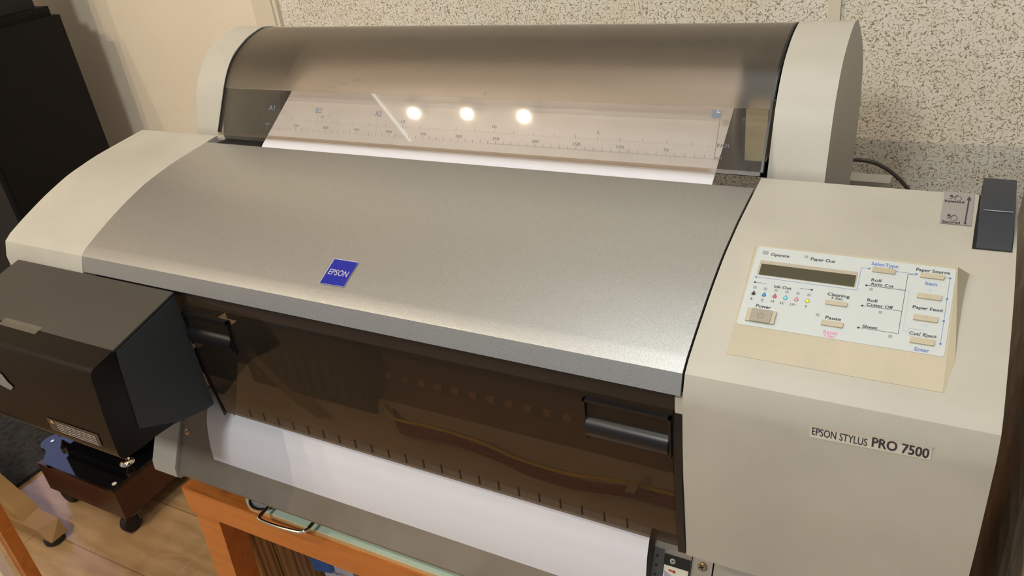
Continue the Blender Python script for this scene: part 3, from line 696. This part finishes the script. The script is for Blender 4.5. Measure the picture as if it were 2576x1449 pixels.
for mm in range(50, 601, 50): text(e, str(mm), R0, -mm / 1000 - .0042 if mm > 99 else -mm / 1000 - .0026, -mm / 1000 + .0042 if mm > 99 else -mm / 1000 + .0026, .0048, .0031, .01)
for k in (5, 10, 15, 20): text(e, str(k), R0, -k * .0254 - (.0012 if k == 5 else .0026), -k * .0254 + (.0012 if k == 5 else .0026), .0182, .0031, .01)
for x in (-.5154, -.4197): quad2(e, R0, x - .00012, x + .00012, .0060, .0225)
quad2(e, R0, -.0002, .0004, -.0010, .0480)
text(e, 'INCH', R0, .0010, .0128, .0128, .0036, .02); text(e, 'MM', R0, .0010, .0078, -.0006, .0036, .0)
obj('ruler_scale', e, M_PRINT, RW, smooth=False)
e = nb()
for s_, x in (('A1', -.5965), ('B2', -.5150), ('A2', -.4197)):
    w_ = nb(); text(w_, s_, R0, x - .0052, x + .0052, .0262, .0066, .012); obj('paper_size_mark', w_, M_PRINTBL, RW, smooth=False)
e.faces.new([e.verts.new(R0(*q)) for q in ((-.0088, .0395), (-.0008, .0395), (-.0008, .0450), (-.0038, .0480), (-.0088, .0480))])
obj('page_mark', e, M_PRINTBL, RW, smooth=False)
e = nb(); line2(e, rp(.00095), [(-.0036, .0478), (-.0036, .0450), (-.0009, .0450)], .0004); obj('page_fold_mark', e, M_WHITE, RW)
# smear marks on the hood
def hood_pt(x, s):
    P = sp2(FR, 3); L = 0
    for a, c in zip(P[:-1], P[1:]):
        d = math.hypot(c[0] - a[0], c[1] - a[1])
        if L + d >= s: k = (s - L) / d; y, z = a[0] + (c[0] - a[0]) * k, a[1] + (c[1] - a[1]) * k; return (x, y - .0008, z + .0006)
        L += d
    return (x, *P[-1])
e = nb()
for k in range(16):
    x = -.505 + k * .0030; s0 = .006 + k * .00075 + random.uniform(-.001, .001)
    if k in (10, 11): continue
    line2(e, hood_pt, [(x, s0), (x + .003 + random.uniform(0, .002), s0 + random.uniform(.0002, .0012))], .0006)
obj('smudge', e, plain('smudge_brown', (.24, .21, .17), .7), HF); e = nb()
line2(e, hood_pt, [(-.2745, .002), (-.2728, .006), (-.2722, .003), (-.2702, .007)], .0004)
obj('smudge', e, bpy.data.materials['smudge_brown'], HF)
# roll holder flange on the right, spindle
b = nb(); lathe(b, [(.012, .004), (.044, .006), (.044, .012), (.038, .014), (.020, .016), (.02, .030)], (0, .125, -.005), 'x', 32); FL = obj('roll_flange', b, M_BLACK, pr)
b = nb(); box(b, .006, .016, .085, .165, -.035, .078); obj('flange_holder', b, M_BLACK, pr, bevel=.003)
b = nb(); lathe(b, [(.012, -.627), (.074, -.622), (.074, -.612), (.02, -.610)], (0, .125, -.005), 'x', 40); obj('roll_flange', b, M_BLACK, pr)
b = nb(); box(b, .0180, .0400, .050, .085, -.020, .034); obj('spindle_bearing', b, plain('bearing_beige', (.42, .38, .25), .5), pr, bevel=.002)
b = nb(); lathe(b, [(.010, -.66), (.010, .045)], (0, .125, -.005), 'x', 16); obj('spindle', b, M_CHROME, pr)
b = nb(); tube(b, smooth_path([(.060, .25, -.110), (.072, .33, -.132), (.0875, .398, -.1479), (.111, .402, -.1509), (.1274, .402, -.1576), (.1421, .402, -.1678), (.1551, .402, -.1803), (.1640, .402, -.196), (.172, .400, -.25), (.175, .395, -.45)], 8), .0028, 12)
obj('power_cable', b, M_CABLE, pr, label='grey cable behind the right tower')
b = nb(); box(b, .03, .1415, .33, .358, -.235, -.1505); obj('rear_duct', b, BEIGE, pr, bevel=.003)
b = nb(); box(b, .045, .06, .19, .33, -.20, -.18); obj('duct_arm', b, BEIGE, pr)

# ------------------------------------------------------------ paper: one roll feeding through the printer
pa = thing('paper_roll', 'roll of white plotter paper inside the hood, its sheet hanging out of the printer front', 'paper roll', (-.30, .125, -.063))
b = nb(); lathe(b, [(.028, -.6085), (.0575, -.6085), (.0580, -.608), (.0580, .0015), (.0575, .002), (.028, .002)], (0, .125, -.005), 'x', 64); obj('roll', b, M_PAPER, pa)
b = nb(); lathe(b, [(.011, -.6092), (.0278, -.6092), (.0278, .0030), (.011, .0030)], (0, .125, -.005), 'x', 32); obj('core', b, plain('card_core', (.35, .25, .15), .7), pa)
feed = [(.0905, .0420), (.070, .0300), (.035, .0075), (.0, -.0150), (-.0125, -.0235), (-.030, -.040), (-.042, -.060)]
obj('feed_sheet', sheet(sp2(feed, 4), -.6075, .0015, .0003), M_PAPER, pa)
ex = [(-.212, -.2615), (-.232, -.2600), (-.2490, -.2670), (-.2600, -.2850), (-.2655, -.3050), (-.2690, -.3240), (-.2705, -.3420)]
obj('exit_sheet', sheet(sp2(ex, 5), -.5600, .0135, .0004, T), M_PAPER, pa)

# ------------------------------------------------------------ wooden table
ta = thing('wooden_table', 'orange lacquered pine table with planked side carrying the printer', 'table', (-.2, -.05, -1.10))
b = nb(); box(b, -.702, .262, -.246, .26, -.507, -.460); obj('tabletop', b, M_ORANGE, ta, bevel=.002)
for lx, ly, k_ in ((-.696, -.243, -.058), (.21, -.243, .0), (-.696, .20, -.058), (.21, .20, .0)):
    b = nb(); hexa(b, [(lx + k_, ly, -1.10), (lx + k_ + .047, ly, -1.10), (lx + k_ + .047, ly + .04, -1.10), (lx + k_, ly + .04, -1.10), (lx, ly, -.507), (lx + .047, ly, -.507), (lx + .047, ly + .04, -.507), (lx, ly + .04, -.507)]); obj('leg', b, M_ORANGE, ta, bevel=.002)
for k, (y0, y1) in enumerate([(-.243, -.1685), (-.1645, -.09), (-.088, -.01), (-.008, .07), (.072, .15), (.152, .20)]):
    b = nb(); box(b, -.675, -.660, max(y0, -.2025), y1, -1.02, -.507); obj('side_plank', b, M_PLANK, ta, bevel=.002)
b = nb(); box(b, -.655, .20, -.235, .24, -.90, -.88); obj('shelf', b, M_ORANGE, ta, bevel=.001)
# mint board lying on the table
def mint_outline(y0, y1, x0, x1, r):
    o = []
    for k in range(9): a = math.radians(180 + 90 * k / 8); o.append((x0 + r + r * math.cos(a), y0 + r + r * math.sin(a)))
    o += [(x1, y0), (x1, y1)]
    for k in range(9): a = math.radians(90 + 90 * k / 8); o.append((x0 + r + r * math.cos(a), y1 - r + r * math.sin(a)))
    return o
mb = thing('mint_board', 'mint green laminated board with wooden edge lying on the orange tabletop', 'board', (-.35, -.2, -.46))
O_ = mint_outline(-.2430, -.150, -.5900, .02, .028)
b = nb(); poly_prism(b, [Vector((x, y, -.460)) for x, y in O_], Vector((0, 0, .0075))); obj('board_core', b, M_PLY, mb, smooth=False)
b = nb(); poly_prism(b, [Vector((x, y, -.4525)) for x, y in O_], Vector((0, 0, .0012))); obj('board_surface', b, M_MINT, mb, smooth=False, label='mint green surface')
# tray with wire handle, and a small dish
tr = thing('wire_handled_tray', 'maroon tray with black rim and steel wire handle on the mint board', 'tray', (-.45, -.17, -.4513))
b = nb(); box(b, -.53, -.385, -.2315, -.155, -.4513, -.4480); obj('tray_body', b, M_BLKMAT, tr, bevel=.001)
b = nb(); box(b, -.528, -.387, -.2300, -.158, -.4480, -.4472); obj('tray_lining', b, M_MAROON, tr, label='maroon lining')
b = nb(); hz = -.4365; tube(b, smooth_path([(-.5255, -.205, hz), (-.5255, -.243, hz), (-.5240, -.262, hz), (-.517, -.2665, hz), (-.49, -.2670, hz), (-.465, -.2650, hz), (-.4535, -.2630, hz), (-.4475, -.257, hz), (-.4475, -.243, hz), (-.4475, -.20, hz)], 5), .0024, 10); obj('wire_handle', b, M_CHROME, tr, label='steel wire handle')
ds = thing('rimmed_dish', 'small white dish with black rim half hidden on the mint board', 'dish', (-.5485, -.2050, -.4513))
b = nb(); lathe(b, [(.014, -.4513), (.024, -.445), (.023, -.4445), (.013, -.449)], (-.5485, -.2230, 0), 'z', 28); obj('dish_bowl', b, M_BAG, ds)
b = nb(); tube(b, [(-.5485 + .0245 * math.cos(a), -.2230 + .0245 * math.sin(a), -.4445) for a in [2 * math.pi * k / 28 for k in range(28)]], .0019, 8, closed=True); obj('dish_rim', b, M_BLACK, ds)
# things on the shelf
bg = thing('paper_pack', 'white wrapped pack with blue stripe standing on the table shelf', 'pack', (-.64, -.03, -.88))
def wob(p, a=.004): return Vector(p) + noise.noise_vector(Vector(p) * 22) * a
b = nb(); box(b, -.645, -.575, -.10, .06, -.88, -.735); bmesh.ops.subdivide_edges(b, edges=b.edges[:], cuts=6, use_grid_fill=True)
for v in b.verts: v.co = wob(v.co) + Vector((0, 0, .10 * (v.co.x + .66) if v.co.z > -.80 else 0))
obj('pack_body', b, M_BAG, bg)
b = nb(); hexa(b, [(-.675, -.108, -.765), (-.618, -.108, -.752), (-.618, -.05, -.752), (-.675, -.05, -.765), (-.675, -.108, -.734), (-.618, -.108, -.7265), (-.618, -.05, -.7265), (-.675, -.05, -.734)]); obj('blue_stripe', b, plain('pack_blue', (.05, .14, .42), .4), bg, bevel=.002, label='blue stripe')
e = nb(); text(e, 'PREMIER', lambda u, v: (u, -.1075, v), -.622, -.590, -.7480, .0055, .01); obj('pack_lettering', e, M_BLUEL, bg)
gp = thing('green_pack', 'dark green pack with white ring mark beside the white pack', 'pack', (-.53, -.04, -.88))
b = nb(); box(b, -.568, -.49, -.12, .04, -.88, -.752); obj('green_body', b, M_GREEN, gp, bevel=.004)
e = nb(); ring2(e, lambda u, v: (u, -.1212, v), -.552, -.772, .010, .004); obj('ring_mark', e, M_WHITE, gp)

# ------------------------------------------------------------ floor standing speaker on its dolly
sp = thing('floor_speaker', 'tall black floor standing speaker left of the printer', 'speaker', (-1.60, .21, -.945))
b = nb(); box(b, -1.78, -1.47, .095, .334, -.905, .085); box(b, -1.77, -1.492, .10, .33, .085, .103); obj('cabinet', b, M_SPK, sp, bevel=.003)
b = nb(); box(b, -1.775, -1.482, .085, .095, -.88, .07); obj('grille', b, M_BLKMAT, sp, bevel=.002)
for x, y in ((-1.492, .108), (-1.492, .315), (-1.758, .108), (-1.758, .315)):
    b = nb(); lathe(b, [(.0125, -.904), (.0125, -.922), (.009, -.926), (.0025, -.940), (.001, -.942)], (x - .003, y - .018 if y < .2 else y, 0), 'z', 20); obj('spike', b, M_BRASS, sp, label='brass coloured spike foot')
do = thing('speaker_dolly', 'dark red wooden dolly on casters under the black speaker', 'dolly', (-1.6, .19, -1.10))
b = nb(); box(b, -1.745, -1.4430, .005, .37, -1.045, -.958); obj('dolly_body', b, M_REDWOOD, do, bevel=.003)
out = [(-1.4435, .004), (-1.4435, .372), (-1.77, .372), (-1.79, .36), (-1.80, .12), (-1.806, .09)]
cx, cy, r = -1.772, .072, .030
pl_ = [(-1.4435, .004), (-1.4435, .372), (-1.745, .372), (-1.745, .12), (-1.768, .101)] + [(cx + r * math.cos(math.radians(a)), cy + r * math.sin(math.radians(a))) for a in range(100, 281, 20)] + [(-1.750, .037), (-1.725, .012), (-1.70, .004)]
b = nb(); poly_prism(b, [Vector((x, y, -.958)) for x, y in pl_], Vector((0, 0, .010))); PLT = obj('top_plate', b, M_PIANO, do, bevel=.001, label='gloss black top plate')
b = nb(); lathe(b, [(.006, -.9478), (.0055, -.9465), (.002, -.9462)], (-1.458, .022, 0), 'z', 16); obj('screw_cap', b, M_WHITE, do, label='white screw cap')
b = nb(); lathe(b, [(.006, -.9478), (.0055, -.9465), (.002, -.9462)], (cx, cy, 0), 'z', 6); obj('screw_cap', b, M_CHROME, do)
b = nb(); lathe(b, [(.019, -.948), (.018, -.9455), (.012, -.940), (.009, -.9395), (.004, -.9425)], (-1.495, .090, 0), 'z', 28); obj('spike_cup', b, M_CHROME, do, label='chrome spike cup')
for x, y, dx in ((-1.462, .028, 1), (-1.718, .036, 0), (-1.46, .33, 1), (-1.72, .33, 0)):
    b = nb(); lathe(b, [(.014, -.011), (.024, -.011), (.0265, -.007), (.0265, .007), (.024, .011), (.014, .011)], (x, y - .006, -1.0735), 'y' if not dx else 'x', 28)
    cw = obj('caster', b, M_CAP, do)
    b = nb(); lathe(b, [(.022, -1.0500), (.022, -1.045)], (x, y + .004, 0), 'z', 20); box(b, x - .016, x + .016, y + .008, y + .014, -1.074, -1.048); obj('caster_fork', b, plain('fork', (.10, .095, .10), .3, metal=.6) if 'fork' not in bpy.data.materials else bpy.data.materials['fork'], cw)
bx = thing('black_case', 'black case resting on top of the tall speaker', 'case', (-1.62, .2, .1035))
b = nb(); box(b, -1.74, -1.505, .14, .31, .1035, .62); obj('case_body', b, M_BLKMAT, bx, bevel=.006)

# rug, chair foot, small shelf unit and an unseen blue screen added for the floor's sheen
rg = obj('dark_rug', box(nb(), -3.0, -1.92, -.9, .40, -1.0995, -1.088), M_RUG); tag(rg, 'dark grey rug on the laminate floor behind the dolly', 'rug')
ch = thing('chair_base', 'wooden chair foot with black glide at the left edge of the picture', 'chair', (-1.85, -.08, -1.10))
b = nb(); hexa(b, [(-2.1, -.115, -1.082), (-1.605, -.105, -1.082), (-1.605, -.060, -1.082), (-2.1, -.045, -1.082), (-2.1, -.115, -1.045), (-1.635, -.110, -1.045), (-1.620, -.060, -1.045), (-2.1, -.045, -1.045)]); obj('foot_rail', b, plain('honey_wood', (.33, .19, .07), .45, var=.15, vscale=12), ch, bevel=.002)
b = nb(); hexa(b, [(-1.80, -.108, -1.045), (-1.70, -.104, -1.045), (-1.71, -.052, -1.045), (-1.82, -.050, -1.045), (-2.06, -.108, -.88), (-2.00, -.104, -.86), (-2.00, -.052, -.86), (-2.06, -.050, -.88)]); obj('upright', b, bpy.data.materials['honey_wood'], ch, bevel=.002)
b = nb(); lathe(b, [(.022, -1.099), (.024, -1.096), (.024, -1.083)], (-1.628, -.086, 0), 'z', 20); obj('glide', b, M_CAP, ch, label='black glide')

cb = thing('shelf_unit', 'cream shelf unit with orange wooden edge at the lower left corner', 'shelf', (-1.25, -.31, -1.10))
b = nb(); box(b, -1.224, -1.20, -.312, -.29, -1.10, -.40); obj('edge_post', b, M_ORANGE, cb, bevel=.001)
b = nb(); box(b, -1.32, -1.228, -.335, -.318, -1.10, -.40); obj('side_board', b, M_CREAM, cb, bevel=.001)
added_scr = thing('added_lit_screen', 'added unseen bluish screen left of the speaker, giving the floor its blue sheen', 'screen', (-2.75, .40, -.80))  # out of view, put in to throw bluish light on floor and dolly
b = nb(); box(b, -3.1, -2.35, .40, .43, -.75, .0); obj('screen_case', b, M_BLACK, added_scr)
b = nb(); box(b, -3.07, -2.38, .396, .40, -.72, -.03); obj('screen_panel', b, plain('blue_screen', (.1, .1, .1), .4, emit=((.42, .5, 1.0), 1.6)), added_scr)
b = nb(); box(b, -2.85, -2.6, .30, .43, -1.088, -1.06); box(b, -2.76, -2.69, .40, .43, -1.06, -.75); obj('screen_stand', b, M_BLACK, added_scr)

# brown wrapped bundle right of the printer
wb = nb(); box(wb, .297, .60, -.30, .43, -1.10, -.16); bmesh.ops.subdivide_edges(wb, edges=wb.edges[:], cuts=22, use_grid_fill=True)
for v in wb.verts:
    k = noise.fractal(v.co * 6, 1, 2, 3) * .003
    v.co += Vector((k - .016 * (-.16 - v.co.z) if v.co.x < .5 else -k, 0, k))
    if v.co.z > -.18: v.co.z += max(0, (.43 - v.co.y)) * .35
tag(obj('wrapped_bundle', wb, M_WRAP), 'brown bundle in crinkled film standing right of the printer', 'bundle')

# ceiling fittings that carry the lamps
for k, (sx, sy) in enumerate(SPOTS):
    L_ = thing('ceiling_spot', 'recessed warm ceiling spot, %s of the row of three' % ('leftmost', 'middle', 'rightmost')[k], 'lamp', (sx, sy, 1.33), 'row of ceiling spots')
    b = nb(); lathe(b, [(.03, 1.345), (.045, 1.345), (.045, 1.36), (.03, 1.36)], (sx, sy, 0), 'z', 24); obj('lamp_ring', b, M_CHROME, L_)
    b = nb(); lathe(b, [(.001, 1.346), (.013, 1.346), (.013, 1.36), (.001, 1.36)], (sx, sy, 0), 'z', 24); obj('lamp_lens', b, plain('spot_lens', (.5, .4, .3), .4, emit=((1, .62, .30), 16)) if k == 0 else bpy.data.materials['spot_lens'], L_)

ls = thing('light_strip', 'slim cool white light strip on the ceiling left of the row of spots', 'light strip', (-1.89, -1.36, 1.352))
b = nb(); hexa(b, [(-1.933, -1.15, 1.352), (-1.927, -1.15, 1.352), (-1.847, -1.58, 1.352), (-1.853, -1.58, 1.352), (-1.933, -1.15, 1.36), (-1.927, -1.15, 1.36), (-1.847, -1.58, 1.36), (-1.853, -1.58, 1.36)])
obj('strip_tube', b, plain('strip_light', (.6, .6, .6), .4, emit=((.8, .95, 1.0), 7)), ls)
